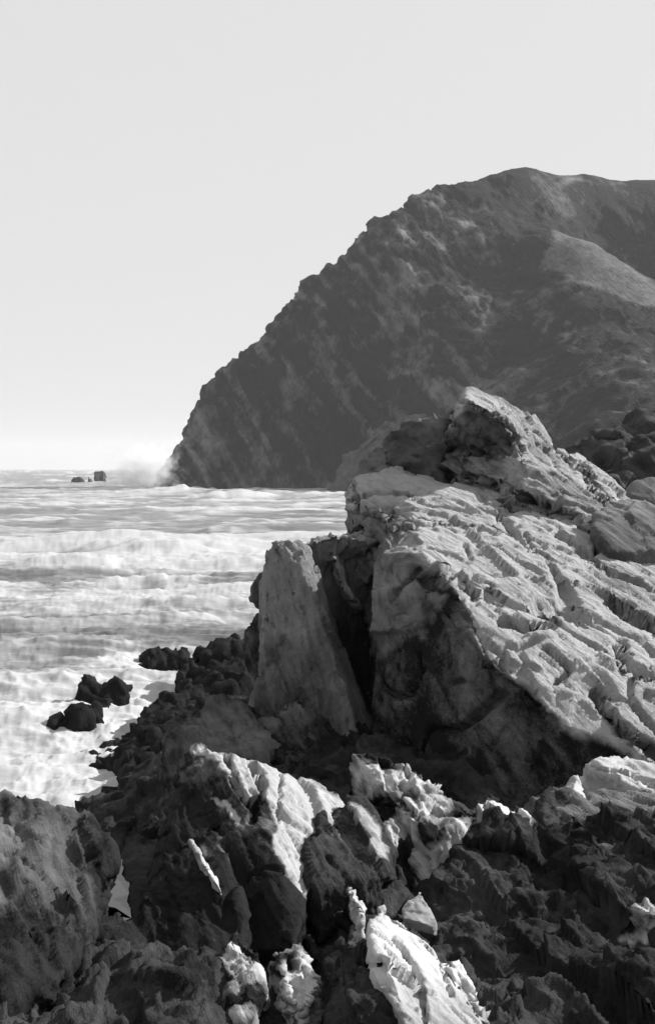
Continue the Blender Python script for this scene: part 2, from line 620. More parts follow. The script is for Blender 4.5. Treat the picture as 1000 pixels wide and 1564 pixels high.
# ------------------------------------------------------------------ headland
RIDGE = [(262, 694, 385), (284, 668, 387), (300, 628, 391), (330, 603, 395), (365, 568, 400), (400, 532, 404), (432, 499, 408), (460, 467, 412),
         (482, 443, 414), (520, 392, 420), (552, 367, 424), (600, 335, 430), (650, 291, 437), (715, 279, 444), (780, 262, 450),
         (800, 252, 452), (900, 263, 462), (1000, 274, 470), (1150, 300, 480), (1400, 330, 490)]
SURF = [(256, 756, 377), (330, 752, 381), (400, 752, 384), (480, 752, 386), (560, 752, 384),
        (300, 690, 384), (400, 640, 391), (480, 640, 389), (480, 540, 400), (560, 620, 382), (560, 480, 405), (560, 700, 372),
        (650, 620, 370), (650, 540, 382), (650, 450, 400), (650, 360, 420), (720, 450, 400), (720, 560, 372), (720, 340, 428),
        (800, 340, 430), (800, 440, 402), (800, 550, 370), (800, 660, 325),
        (848, 342, 418), (900, 364, 408), (950, 394, 398), (1000, 430, 388), (1100, 500, 372),
        (830, 402, 403), (880, 440, 386), (940, 460, 379), (1000, 472, 372), (1100, 560, 350),
        (880, 510, 362), (1000, 560, 335), (900, 600, 320), (900, 660, 270), (1000, 660, 240), (1000, 705, 170), (1150, 640, 260),
        (940, 300, 456), (1000, 350, 448), (900, 320, 448)]
cp = [P(*p) for p in RIDGE] + [P(*p) for p in SURF]
for p in RIDGE:
    q = P(*p)
    cp.append(np.array([q[0] - 4, q[1] + 40, q[2] * 0.62 - 6]))
    cp.append(np.array([q[0] - 4, q[1] + 110, q[2] * 0.15 - 6]))
cp += [np.array(t, float) for t in [(92, 425, 66), (104, 436, 64), (120, 425, 58), (-52.5, 376, -4), (-54, 386, -4.5), (-55, 398, -6), (-62, 380, -6), (-66, 400, -7), (-60, 430, -8),
                                    (20, 350, -4), (40, 300, -3), (48, 240, -2), (40, 170, -2), (20, 300, -8), (30, 140, -1), (55, 110, 3), (100, 120, 10),
                                    (170, 200, 40), (200, 300, 60), (190, 420, 80), (60, 140, 3.0)]]
xs = np.concatenate([np.arange(-66, 130, 0.62), np.arange(130, 230, 2.5)])
ys = np.concatenate([np.arange(112, 340, 1.6), np.arange(340, 475, 0.62), np.arange(475, 600, 3)])
Yg, Xg = np.meshgrid(ys, xs, indexing='ij')
Z = rbf(cp, Xg.ravel(), Yg.ravel())
Z = np.maximum(Z, -5)
me = grid_mesh('headland', xs, ys, Z)
c = coords(me); nr = normals(me)
hz = smooth(-2, 10, c[:, 2])
patch_poly = [(848, 342), (900, 364), (950, 394), (1000, 430), (1100, 500), (1060, 520), (1000, 474), (940, 458), (880, 436), (828, 404)]
def inpoly(x, y, poly):
    r = np.zeros(x.shape, bool)
    n = len(poly)
    for i in range(n):
        x0, y0 = poly[i]; x1, y1 = poly[(i + 1) % n]
        cnd = ((y0 > y) != (y1 > y)) & (x < (x1 - x0) * (y - y0) / (y1 - y0 + 1e-9) + x0)
        r ^= cnd
    return r
ppx = c[:, 0] / c[:, 1] * F + 500; ppy = HOR + (EYE - c[:, 2]) / c[:, 1] * F
tp = patch(c, patch_poly, 9, 12, 0.12, 6) * smooth(360, 370, c[:, 1]) * smooth(428, 420, c[:, 1])
rough = (1 - 0.85 * tp) * (1 - 0.7 * smooth(58, 70, c[:, 0]) * smooth(95, 108, c[:, 2]))
leftc = smooth(70, 20, c[:, 0])                  # bare cliffs to seaward, scrub slopes inland
dsp = (3.0 * fbm(c * 0.045, 3, 60) + 0.9 * (0.3 + 0.7 * leftc) * ridged(c * 0.11, 3, 61)) * hz * rough
c = c + nr * dsp[:, None]
setco(me, c); nr = normals(me)
dsp = (leftc * (2.4 * facets(c, AXH, 0.10, 62) + 1.7 * facets(c, AXH, 0.38, 63)) + 0.8 * (1 - leftc) * facets(c, AXH, 0.2, 71, .5, .8)
       + (1 - leftc * 0.6) * 0.45 * fbm(c * 0.4, 4, 64)) * smooth(-2, 4, c[:, 2]) * rough
c = c + nr * dsp[:, None]
setco(me, c); nr = normals(me)
q = np.stack([c @ AXH[0] * 0.5, c @ AXH[1] * 0.07, c @ AXH[2] * 0.15], 1)
c = c + nr * (0.45 * ridged(q, 3, 65) * leftc * hz)[:, None]
setco(me, c); nr = normals(me)
tone = 0.38 + 0.75 * fbm(c * 0.05, 4, 66) + 0.6 * fbm(c * 0.22, 4, 67)
band = fbm(np.stack([c @ AXH[0] * 0.35, c @ AXH[1] * 0.02, c @ AXH[2] * 0.05], 1), 3, 68)
tone += leftc * (1.4 * np.maximum(band - 0.12, 0) - 0.8 * np.maximum(-band - 0.1, 0))
ppx = c[:, 0] / c[:, 1] * F + 500; ppy = HOR + (EYE - c[:, 2]) / c[:, 1] * F
scree = np.exp(-(seg_dist(ppx, ppy, [(840, 490), (880, 520), (915, 550)]) / 22.0) ** 2) * (c[:, 1] < 420)
tone += 0.7 * scree * (0.6 + 1.5 * fbm(c * 0.25, 3, 69))
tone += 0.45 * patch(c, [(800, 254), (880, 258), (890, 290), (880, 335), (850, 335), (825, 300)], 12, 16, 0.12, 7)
tone -= 0.40 * patch(c, [(885, 285), (1010, 292), (1010, 425), (950, 388), (905, 352), (880, 320)], 14, 16, 0.12, 8)  # shade in the hollow painted into the tone
tone -= 0.35 * patch(c, [(735, 300), (800, 258), (822, 300), (848, 345), (858, 365), (825, 402), (760, 420), (700, 380)], 18, 26, 0.12, 9)  # flank below the summit painted darker for its shade
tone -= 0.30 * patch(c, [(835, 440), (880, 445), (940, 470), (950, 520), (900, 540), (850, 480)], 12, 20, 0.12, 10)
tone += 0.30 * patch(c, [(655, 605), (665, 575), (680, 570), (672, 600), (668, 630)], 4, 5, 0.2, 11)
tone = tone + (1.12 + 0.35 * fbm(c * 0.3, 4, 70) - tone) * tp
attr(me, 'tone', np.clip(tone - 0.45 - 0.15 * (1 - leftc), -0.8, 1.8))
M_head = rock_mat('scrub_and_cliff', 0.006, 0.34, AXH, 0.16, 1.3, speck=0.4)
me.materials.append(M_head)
me.polygons.foreach_set('use_smooth', np.ones(len(me.polygons), bool))
o = bpy.data.objects.new('headland', me); col.objects.link(o)
tag(o, 'steep dark headland falling to the sea, pale grassy shoulder near the top right', None, None, 'structure')

# ------------------------------------------------------------------ rocky shore (ground under the loose rocks)
G = [(-100, 1640, 5.0), (100, 1640, 5.1), (300, 1640, 5.2), (500, 1640, 5.2), (700, 1640, 5.1), (900, 1640, 5.0), (1100, 1640, 5.0),
     (0, 1500, 6.0), (120, 1500, 6.1), (250, 1500, 6.4), (400, 1500, 6.5), (520, 1500, 6.4), (700, 1500, 6.4), (850, 1500, 6.1), (1000, 1500, 5.9),
     (100, 1430, 7.0), (178, 1385, 7.9), (190, 1330, 8.8), (330, 1380, 8.2), (520, 1380, 7.6), (640, 1390, 7.4), (760, 1380, 7.3), (900, 1380, 7.0), (1050, 1380, 6.9),
     (450, 1290, 9.2), (600, 1290, 8.7), (720, 1300, 8.6), (850, 1290, 8.5), (1000, 1280, 8.3), (1000, 1220, 9.3),
     (560, 1190, 11.6), (700, 1260, 10.9), (850, 1260, 10.5), (420, 1170, 12.0), (330, 1180, 12.2), (260, 1220, 12.0), (220, 1260, 12.0),
     (300, 1130, 17), (230, 1160, 20.0), (200, 1200, 21), (400, 1090, 18)]
gp = [P(*p) for p in G]
gp += [np.array(t, float) for t in [(-4, 30, 0.2), (-6, 26, -1.2), (-1, 30, 1.3), (-3, 36, 0.3), (-7, 40, -2), (0, 45, 0), (4, 45, 3), (-3.4, 14, .8), (-4.5, 9, 1.5), (-3.0, 9.5, 3.3),
                                    (-7, 6, 0.5), (-8, 14, -2), (-3, 3, 5), (0, 0, 5.4), (3, 0, 5.5), (0, -6, 5.8), (4, -6, 6), (-6, -6, 4),
                                    (2, 22, 4.0), (7, 18, 4.6), (8, 8, 5.0), (14, 20, 5.5), (14, 4, 5.5), (20, 40, 5), (8, 60, 0), (25, 90, 3), (0, 60, -2.5), (-8, 60, -3), (40, 115, 6), (18, 118, -2), (45, 60, 8), (40, 20, 8), (60, 112, 6)]]
xs = np.concatenate([np.arange(-9, -2.6, 0.07), np.arange(-2.6, 3.2, 0.016), np.arange(3.2, 9, 0.08), np.arange(9, 62, 1.0)])
ys = np.concatenate([np.arange(-7, 4.4, 0.25), np.arange(4.4, 12, 0.018), np.arange(12, 45, 0.07), np.arange(45, 118, 1.0)])
Yg, Xg = np.meshgrid(ys, xs, indexing='ij')
X, Y = Xg.ravel(), Yg.ravel()
Z = rbf(gp, X, Y)
q = np.stack([X, Y, Z * 0], 1)
Z -= 0.22 * smooth(-2.2, -1.2, X) * smooth(3.4, 2.4, X) * smooth(4.6, 5.2, Y) * smooth(9.5, 8.0, Y)
Z = np.maximum(Z, -3)
me = grid_mesh('rocky_shore', xs, ys, Z)
c = coords(me); nr = normals(me)
zone = smooth(60, 30, c[:, 1])
pool = [(176, 1318), (190, 1312), (188, 1342), (200, 1348), (196, 1368), (202, 1402), (190, 1408), (180, 1388), (160, 1384), (140, 1396), (150, 1378), (172, 1360), (178, 1344)]
zp = 4.25
def on_level(x, y): return ((x - 500) / (y - HOR) * (EYE - zp), F * (EYE - zp) / (y - HOR))
pool_xy = [on_level(*p) for p in pool]
pd = seg_dist(c[:, 0], c[:, 1], pool_xy + [pool_xy[0]])
pin = inpoly(c[:, 0], c[:, 1], pool_xy)
calm = smooth(0.05, 0.6, np.where(pin, 0, pd))
zone = zone * (0.12 + 0.88 * calm)
front = np.exp(-((c[:, 0] + 1.25) / 0.45) ** 2) * smooth(5.0, 6.5, c[:, 1]) * smooth(10.2, 9.0, c[:, 1])
c[:, 2] += (zp + 0.03 - c[:, 2]) * front * 0.9
c[:, 2] = np.where(pin, zp - 0.06, c[:, 2])
d = 0.16 * fbm(c * 0.9, 3, 80) + 0.20 * facets(c, AXF, 1.3, 81)
c = c + nr * (d * zone)[:, None]
setco(me, c); nr = normals(me)
d = 0.13 * facets(c, AXF, 3.0, 82, 0.4, 0.6, .15, 1.6) + 0.055 * facets(c, AXF, 8.0, 83, 0.5, 0.7, .1, 1.6) + 0.022 * facets(c, AXF, 22.0, 88, 0.6, 0.8, 0, 1.4)
c = c + nr * (d * zone)[:, None]
setco(me, c); nr = normals(me)
attr(me, 'tone', np.clip(0.45 + 0.9 * fbm(c * 1.3, 4, 86) + 0.4 * fbm(c * 7, 3, 87), 0, 1))
M_shore = rock_mat('mussel_and_weed_covered_rock', 0.005, 0.07, AXF, 1.8, 0.035, speck=0.9, weed=0.36, weedv=0.018)
me.materials.append(M_shore)
me.polygons.foreach_set('use_smooth', np.ones(len(me.polygons), bool))
o = bpy.data.objects.new('rocky_shore', me); col.objects.link(o)
tag(o, 'dark broken shore rock covered with mussels and weed', None, None, 'structure')

# ------------------------------------------------------------------ the large outcrop
slab = [
    # main body: sunlit back, shaded front wall
    H([(612, 722, 16.8), (700, 742, 16.2), (830, 784, 15.2), (960, 830, 14.5), (1140, 850, 14.5), (600, 800, 14.9),
       (582, 844, 13.6), (644, 838, 13.1), (690, 890, 12.3), (745, 1010, 11.35), (850, 1105, 10.8), (945, 1150, 10.5), (1000, 950, 12.5), (1160, 1120, 10.7),
       (570, 900, 13.7), (584, 1000, 13.6), (602, 1150, 13.1), (710, 1232, 12.0), (835, 1245, 11.3), (920, 1210, 10.75), (1160, 1200, 10.1)], D),
    # left end, broken blocks
    H([(520, 752, 16.0), (546, 724, 16.6), (612, 720, 16.7), (640, 760, 15.8), (525, 830, 15.6), (545, 880, 15.2), (585, 850, 14.8), (610, 800, 15.0)], (0.3, 0.8, -0.4), D),
    H([(530, 800, 15.4), (580, 770, 15.0), (600, 830, 14.5), (560, 890, 14.8), (530, 880, 15.1)], (0.2, 1.0, -0.3)),
]
slab_cracks = [([(524, 768), (575, 752), (640, 756)], 4, 0.10), ([(522, 800), (560, 786), (600, 790)], 4, 0.10), ([(540, 735), (545, 790), (560, 850)], 4, 0.10), ([(765, 948), (800, 958), (845, 952)], 9, 0.22), ([(590, 812), (640, 800), (700, 800), (760, 812)], 5, 0.08),
               ([(945, 985), (955, 1020), (1000, 1030)], 13, 0.18), ([(850, 815), (880, 835), (905, 845), (925, 820)], 6, 0.14),
               ([(690, 905), (735, 980), (750, 1025), (800, 1060), (850, 1110)], 5, 0.10), ([(880, 840), (920, 870), (1000, 900)], 6, 0.12),
               ([(720, 915), (745, 900), (770, 920)], 4, 0.08), ([(640, 880), (670, 905), (690, 890)], 5, 0.10), ([(835, 990), (870, 1020), (850, 1040)], 7, 0.12),
               ([(930, 920), (960, 945), (1000, 960)], 8, 0.14), ([(540, 800), (560, 850)], 7, 0.15), ([(640, 870), (600, 910)], 5, 0.08),
               ([(910, 1060), (940, 1110), (1000, 1150)], 12, 0.22), ([(800, 815), (815, 840), (830, 846), (850, 880)], 4, .07)]
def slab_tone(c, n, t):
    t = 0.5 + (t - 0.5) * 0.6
    # shade of the front wall is painted into the tone; the back keeps its paler tone
    wall_shade = patch(c, [(560, 1000), (640, 975), (692, 900), (750, 1006), (808, 1056), (860, 1104), (958, 1154), (940, 1300), (560, 1300)], 8, 14)
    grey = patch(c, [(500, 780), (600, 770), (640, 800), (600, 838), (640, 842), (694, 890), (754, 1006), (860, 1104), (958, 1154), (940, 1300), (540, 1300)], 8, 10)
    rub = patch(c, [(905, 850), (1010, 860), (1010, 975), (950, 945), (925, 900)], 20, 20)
    return t * 0.7 - 0.35 * rub + 0.80 - 0.74 * grey - 0.50 * wall_shade


outcrop = []
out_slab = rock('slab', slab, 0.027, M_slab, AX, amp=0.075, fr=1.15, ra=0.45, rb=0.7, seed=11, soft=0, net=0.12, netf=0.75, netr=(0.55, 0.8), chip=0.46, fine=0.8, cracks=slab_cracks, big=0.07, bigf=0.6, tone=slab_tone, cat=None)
outcrop.append(out_slab)

peak = [
    H([(664, 690, 17.0), (688, 645, 16.3), (718, 616, 15.95), (770, 640, 15.7), (797, 684, 16.0), (730, 690, 16.9), (705, 600, 16.7), (712, 592, 16.9), (760, 606, 17.2),
       (800, 622, 17.5), (832, 662, 17.3), (848, 692, 17.0)], (0.2, 0.7, -0.25), (0.05, 0.15, -0.25)),
    # shelf under the cap
    H([(700, 692, 16.3), (795, 690, 15.8), (850, 692, 16.9), (800, 775, 15.2), (745, 735, 15.9), (690, 738, 16.5)], (0.1, 0.8, -0.5), (0.05, 0.1, -0.4)),
    H([(790, 690, 15.9), (848, 690, 17.0), (882, 690, 17.4), (925, 722, 17.2), (962, 768, 16.9), (830, 785, 14.9), (900, 805, 14.6), (960, 800, 15.0), (780, 760, 15.2)], (0.2, 0.8, -0.6), (0, 0, -0.6)),
]
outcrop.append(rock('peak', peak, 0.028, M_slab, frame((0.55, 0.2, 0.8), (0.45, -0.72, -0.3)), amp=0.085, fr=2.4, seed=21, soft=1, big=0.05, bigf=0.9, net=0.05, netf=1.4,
     cracks=[([(645, 708), (690, 722), (760, 742), (830, 770), (880, 790)], 9, 0.35), ([(668, 690), (730, 690), (792, 693)], 5, 0.2), ([(700, 612), (770, 640), (800, 690)], 4, 0.08), ([(890, 710), (905, 745), (930, 770)], 9, 0.22), ([(860, 695), (880, 715)], 7, 0.15),
             ([(700, 738), (760, 755), (840, 790)], 5, 0.12)],
     tone=lambda c, n, t: t * 0.6 + 0.5 - 0.7 * patch(c, [(664, 690), (690, 645), (718, 622), (770, 646), (793, 684)], 5, 6, 3) - 0.5 * patch(c, [(640, 700), (760, 694), (770, 730), (730, 732), (640, 715)], 5, 6, 3), cat=None))  # shade on the face and in the recess under the cap is painted dark

outcrop.append(rock('crag', [H([(596, 662, 17.4), (622, 650, 17.3), (640, 646, 17.3), (670, 632, 17.2), (692, 622, 17.1), (680, 690, 16.9), (655, 735, 16.6), (604, 735, 16.8)], (0.25, 0.7, -0.3), (0, 0, -0.5))],
     0.028, M_mid, frame((0.2, 0.3, 0.9), (1, 0, -0.2)), amp=0.13, fr=3.5, seed=31, soft=1, big=0.12, bigf=1.5, tone=lambda c, n, t: t * 0.6 - 0.1, cat=None))
outcrop.append(rock('corner_block', [H([(546, 706, 17.0), (572, 698, 17.1), (604, 700, 17.0), (606, 722, 16.8), (550, 728, 16.8)], (0.15, 0.5, -0.2), (0, 0, -0.5)),
                    H([(562, 700, 17.1), (572, 684, 17.2), (590, 681, 17.2), (598, 700, 17.1)], (0.1, 0.3, -0.1), (0, 0, -.2))],
     0.022, M_mid, frame((0.1, 0.2, 0.95), (1, 0, -0.2)), amp=0.07, fr=5, seed=33, soft=1, big=0.06, bigf=2, cat=None))
outcrop.append(rock('end_block', [H([(905, 775, 14.6), (960, 758, 14.9), (1040, 800, 14.4), (1090, 840, 14.0), (1010, 838, 13.7), (925, 842, 13.6), (905, 812, 14.0)], (0.2, 0.8, -0.4), (0.1, 0, -0.5))],
     0.03, M_mid, AX, amp=0.05, fr=2.5, seed=35, soft=3, big=0.08, cat=None))
assemble('rock_outcrop', outcrop, 'huge pale rock slab with a jagged peak and dark undercut wall, right of the cleft')
rock('rock_boulder', [H([(958, 748, 19), (985, 728, 19.2), (1060, 720, 19.5), (1080, 800, 18.8), (1000, 810, 18.4), (965, 790, 18.6)], (0.3, 1.2, -0.4), (0, 0, -1.5))],
     0.045, M_mid, AX, amp=0.07, fr=2.0, seed=37, soft=8, big=0.2, label='rounded grey boulder behind the slab at the right edge')
rock('rock_mound', [H([(505, 756, 362), (518, 700, 362), (548, 664, 361), (590, 636, 362), (640, 640, 364), (700, 700, 360), (700, 760, 350), (510, 770, 352)], (0.5, 20, -8), (0, 0, -12))],
     0.6, M_mid, AXH, amp=1.6, fr=0.15, seed=39, soft=5, big=3, bigf=0.05, tone=lambda c, n, t: t * .7 - .30, label='pale rounded mound of rock against the foot of the far cliff')
rock('rock_bluff', [H([(862, 745, 44), (884, 685, 45), (925, 664, 45), (985, 668, 46), (1080, 650, 47), (1100, 760, 43), (930, 760, 41)], (1, 5, -1.5), (0, 0, -5)),
                    H([(940, 700, 41), (990, 690, 41), (1080, 700, 41), (1080, 780, 39), (930, 770, 40)], (0, 3, -1), (0, 0, -4))],
     0.11, M_far, AX, amp=0.5, fr=0.9, seed=40, soft=3, big=0.9, bigf=0.4, lump=0.12, lumpf=2.2, label='dark broken bluff behind the right end of the slab')

# left buttress and the dark back wall of the cleft
butt = [
    H([(400, 852, 14.2), (420, 830, 14.4), (466, 832, 14.4), (460, 862, 13.95), (490, 940, 13.6), (516, 1010, 13.4), (538, 1085, 13.2), (545, 1160, 13.0), (400, 1140, 13.2), (398, 1040, 13.8),
       (390, 960, 14.2), (396, 890, 14.4)], (0.35, 1.6, -0.7), (0, 0, -1.6)),
    H([(455, 832, 14.7), (478, 824, 14.8), (515, 816, 14.9), (560, 822, 15.0), (610, 830, 15.2), (610, 1160, 15.4), (520, 1150, 15.2), (470, 900, 15.1)], (0.3, 1.0, -0.4), (0, 0, -1.6)),
    H([(452, 834, 14.5), (478, 824, 14.5), (515, 816, 14.6), (575, 826, 14.8), (520, 862, 14.9), (470, 862, 14.6)], (0.1, 1.0, -0.3)),
    H([(505, 850, 14.6), (518, 835, 14.8), (528, 870, 14.6), (540, 920, 14.4), (522, 905, 14.4)], (0.1, 0.8, -0.3)),
]
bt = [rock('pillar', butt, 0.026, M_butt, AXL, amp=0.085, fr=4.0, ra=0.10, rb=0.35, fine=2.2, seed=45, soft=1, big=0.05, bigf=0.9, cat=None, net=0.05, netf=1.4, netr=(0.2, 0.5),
     tone=lambda c, n, t: t * 0.8 + 0.52 * smooth(4.2, 5.6, c[:, 2]) - 0.7 * smooth(14.6, 15.1, c[:, 1]) * smooth(-0.35, -0.1, c[:, 0]) * smooth(6.15, 5.95, c[:, 2]))]  # back wall of the cleft painted darker, standing in for its shade
bt.append(rock('knob', [H([(384, 900, 14.8), (398, 880, 14.9), (412, 880, 14.9), (412, 918, 14.8), (386, 918, 14.8)], (0.1, 0.5, -0.2))], 0.022, M_butt, AXL, amp=0.05, fr=4, seed=47, soft=4, big=.05,
     bigf=2, tone=lambda c, n, t: t * .5, cat=None))
bt.append(rock('knob', [H([(379, 950, 14.6), (390, 934, 14.7), (410, 935, 14.7), (412, 1010, 14.4), (384, 985, 14.5)], (0.1, 0.6, -0.2), (0, 0, -0.3))], 0.022, M_butt, AXL, amp=0.05, fr=4, seed=48, soft=4,
     big=.05, bigf=2, tone=lambda c, n, t: t * .5, cat=None))
assemble('rock_buttress', bt, 'tall grey buttress with vertical streaks, on the sea side of the dark cleft')
rock('rock_apron', [H([(385, 1050, 14.4), (400, 1010, 14.4), (440, 1040, 13.9), (560, 1130, 13.0), (600, 1150, 12.6), (640, 1190, 12.0), (700, 1240, 11.0), (560, 1190, 11.6), (440, 1160, 12.0), (380, 1130, 12.9)],
                      (0.2, 0.6, -0.5), (0, 0, -1.2))],
     0.03, M_butt, AX, amp=0.14, fr=2.4, seed=50, soft=2, big=0.2, bigf=1.0, tone=lambda c, n, t: t * .9 - .35, label='dark sloping apron of rock at the foot of the buttress and cleft')
rock('rock_hump', [H([(264, 1096, 13.0), (300, 1076, 13.3), (350, 1070, 13.5), (395, 1090, 13.4), (410, 1150, 12.6), (330, 1165, 12.2), (266, 1130, 12.6)], (0.3, 1.0, -0.6), (0, 0, -1.2))],
     0.026, M_butt, AX, amp=0.09, fr=3.0, seed=52, soft=6, big=0.12, bigf=1.3, lump=0.02, tone=lambda c, n, t: t * .9 - .15, label='low rounded dark hump below the left foot of the buttress')

# weed-covered ledges down at the water
rock('weedy_ledge', [H([(272, 1018, 36), (300, 992, 37), (345, 988, 37), (385, 975, 37), (440, 980, 37), (440, 1075, 31), (380, 1090, 30), (300, 1070, 32)], (0.2, 2, -1.0), (0, 0, -1.5)),
                     H([(270, 1040, 34.5), (290, 1005, 35.5), (320, 1020, 34.5), (310, 1062, 33)], (0.2, 1, -.4), (0, 0, -1))],
     0.07, M_weed, AXF, amp=0.28, fr=2.0, seed=60, soft=0, big=0.35, bigf=0.7, lump=0.05, lumpf=3, label='black weed-covered ledge at the water left of the buttress')
rock('dark_ledge', [H([(300, 1064, 32), (262, 1068, 31.5), (225, 1086, 30.5), (188, 1116, 29), (158, 1142, 28), (300, 1190, 22), (200, 1230, 22), (400, 1080, 30), (400, 1150, 22)], (0.3, 1.0, -0.8), (0, 0, -1.5)),
                    H([(165, 1150, 27.5), (130, 1178, 26.8), (150, 1184, 26.2), (176, 1200, 25), (240, 1180, 25)], (0, .6, -.4), (0, 0, -.8)),
                    H([(185, 1150, 26), (174, 1205, 24.5), (168, 1262, 22.5), (200, 1300, 20), (330, 1280, 17), (330, 1160, 22)], (0.3, 1.0, -0.6), (0, 0, -1.5))],
     0.06, M_weed, AXF, amp=0.30, fr=1.6, seed=61, soft=0, big=0.3, bigf=0.6, lump=0.05, lumpf=3, label='broad black ledge sloping down to the white surf')
rock('surf_rock', [H([(78, 1114, 30.2), (90, 1092, 30.4), (118, 1078, 30.4), (140, 1080, 30.4), (122, 1106, 30.1)], (0.1, .6, -.1), (0, 0, -.8))], 0.05, M_weed, AXF, amp=0.15, fr=2.5, seed=62, soft=0,
     big=0.15, bigf=1.5, lump=0.08, lumpf=3, label='low black rock in the surf, the one farthest left', group='black rocks awash in the surf')
rock('surf_rock', [H([(122, 1044, 33.6), (132, 1030, 33.7), (140, 1060, 33.6), (172, 1062, 33.4), (165, 1084, 33), (124, 1090, 33)], (0.1, .6, -.1), (0, 0, -.8)),
                   H([(160, 1050, 33.6), (172, 1036, 33.7), (190, 1044, 33.6), (176, 1066, 33.4)], (0.1, .4, -.1), (0, 0, -.5))], 0.05, M_weed, AXF, amp=0.12, fr=2.5, seed=63, soft=0, big=0.1, bigf=1.5, lump=0.06, lumpf=3,
     label='black rock in the surf with two upright horns', group='black rocks awash in the surf')
rock('surf_rock', [H([(206, 1028, 42), (215, 1012, 42.4), (232, 998, 42.8), (262, 993, 42.8), (280, 1002, 42.5), (276, 1014, 42.2), (232, 1016, 42)], (0.1, .8, -.1), (0, 0, -1))], 0.06, M_weed, AXF, amp=0.2, fr=2.0,
     seed=64, soft=1, big=0.2, bigf=1.2, lump=0.1, lumpf=2.4, label='black rock in the surf nearest the weedy ledge', group='black rocks awash in the surf')
for i, (h, lab) in enumerate([([(103, 741, 520), (110, 731, 521), (122, 730, 521), (130, 741, 520)], 'flat dark sea rock on the horizon, leftmost of three'),
                              ([(132, 741, 520), (135, 728, 521), (141, 741, 520)], 'narrow pointed sea rock between two larger ones on the horizon'),
                              ([(142, 736, 540), (143, 720, 541), (158, 719, 541), (160, 736, 540)], 'squarish grey sea rock near the spray, rightmost of three')]):
    rock('sea_stack', [H(h, (0.5, 4, -0.4), (0, 0, -3))], 0.4, M_far, AXH, amp=0.7, fr=0.3, seed=66 + i, soft=1, big=0.8, bigf=0.2, label=lab, group='far rocks beyond the surf')

# ------------------------------------------------------------------ foreground rocks
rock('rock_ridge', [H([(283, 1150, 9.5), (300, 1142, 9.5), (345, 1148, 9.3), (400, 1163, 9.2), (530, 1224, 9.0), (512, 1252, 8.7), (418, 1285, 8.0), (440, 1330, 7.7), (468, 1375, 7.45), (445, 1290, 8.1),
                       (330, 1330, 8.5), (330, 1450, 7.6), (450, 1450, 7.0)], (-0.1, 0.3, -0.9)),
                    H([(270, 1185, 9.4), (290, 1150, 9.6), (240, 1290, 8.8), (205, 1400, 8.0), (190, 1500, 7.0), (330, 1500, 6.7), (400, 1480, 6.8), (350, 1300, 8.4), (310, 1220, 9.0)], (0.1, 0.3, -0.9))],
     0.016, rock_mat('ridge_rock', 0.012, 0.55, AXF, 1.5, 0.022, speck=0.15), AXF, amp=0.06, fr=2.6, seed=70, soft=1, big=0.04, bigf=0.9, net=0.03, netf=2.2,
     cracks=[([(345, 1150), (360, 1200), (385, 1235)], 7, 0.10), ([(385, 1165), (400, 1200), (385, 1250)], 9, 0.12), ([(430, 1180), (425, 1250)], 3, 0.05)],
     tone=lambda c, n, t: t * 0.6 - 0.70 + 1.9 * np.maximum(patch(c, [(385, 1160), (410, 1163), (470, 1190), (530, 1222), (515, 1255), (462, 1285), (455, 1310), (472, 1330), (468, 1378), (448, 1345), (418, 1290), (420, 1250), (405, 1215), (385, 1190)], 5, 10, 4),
         np.maximum(patch(c, [(292, 1143), (350, 1149), (388, 1160), (396, 1190), (378, 1225), (362, 1210), (350, 1180), (340, 1170), (345, 1155), (300, 1152)], 4, 10, 4), patch(c, [(325, 1215), (340, 1222), (365, 1250), (360, 1260)], 3, 10, 6))),  # sunlight on the plate is painted in as a brighter tone
     label='dark foreground ridge with a plate painted sunlit along its right side')
rock('rock_flake', [H([(290, 1283, 8.1), (294, 1284, 8.1), (318, 1320, 7.8), (331, 1342, 7.62), (336, 1357, 7.5), (328, 1346, 7.55), (308, 1318, 7.8)], (-0.01, 0.06, -0.06), (0.005, 0.03, -0.05))], 0.007, M_fore, AXF, amp=0.015, fr=9, seed=71, soft=0,
     big=0.015, bigf=9, label='thin bright sliver of rock standing out of the dark ridge')
rock('rock_slab', [H([(583, 1383, 6.9), (640, 1425, 6.55), (700, 1488, 6.0), (752, 1570, 5.45), (800, 1660, 5.0), (640, 1660, 4.9), (622, 1560, 5.35), (600, 1490, 5.75), (568, 1440, 6.15), (566, 1415, 6.4)],
                      (-0.12, 0.05, -0.6), (0.04, 0, -0.3)),
                   H([(685, 1470, 6.25), (700, 1462, 6.3), (735, 1515, 5.9), (745, 1550, 5.65), (725, 1545, 5.65)], (0, .03, -.3))],
     0.012, M_fore, AXF, amp=0.03, fr=4.0, net=0.02, netf=3, netr=(0.15, .5), seed=73, soft=2, big=0.03, bigf=1.5, cracks=[([(600, 1430), (640, 1490), (650, 1564)], 5, 0.05), ([(672, 1470), (690, 1520)], 4, 0.04), ([(620, 1410), (680, 1475), (740, 1560)], 4, 0.05), ([(585, 1440), (640, 1520)], 3, 0.03)],
     label='long bright bleached slab running down to the bottom edge')
rock('rock_fin', [H([(520, 1440, 6.5), (555, 1430, 6.45), (600, 1480, 6.0), (615, 1570, 5.5), (540, 1660, 5.3), (500, 1570, 5.7)], (0, 0.3, -0.6))], 0.014, M_dark, AXF, amp=0.07, fr=5, seed=74, soft=2, big=.08, bigf=1.5,
     label='dark upright rock against the left side of the long bright slab')
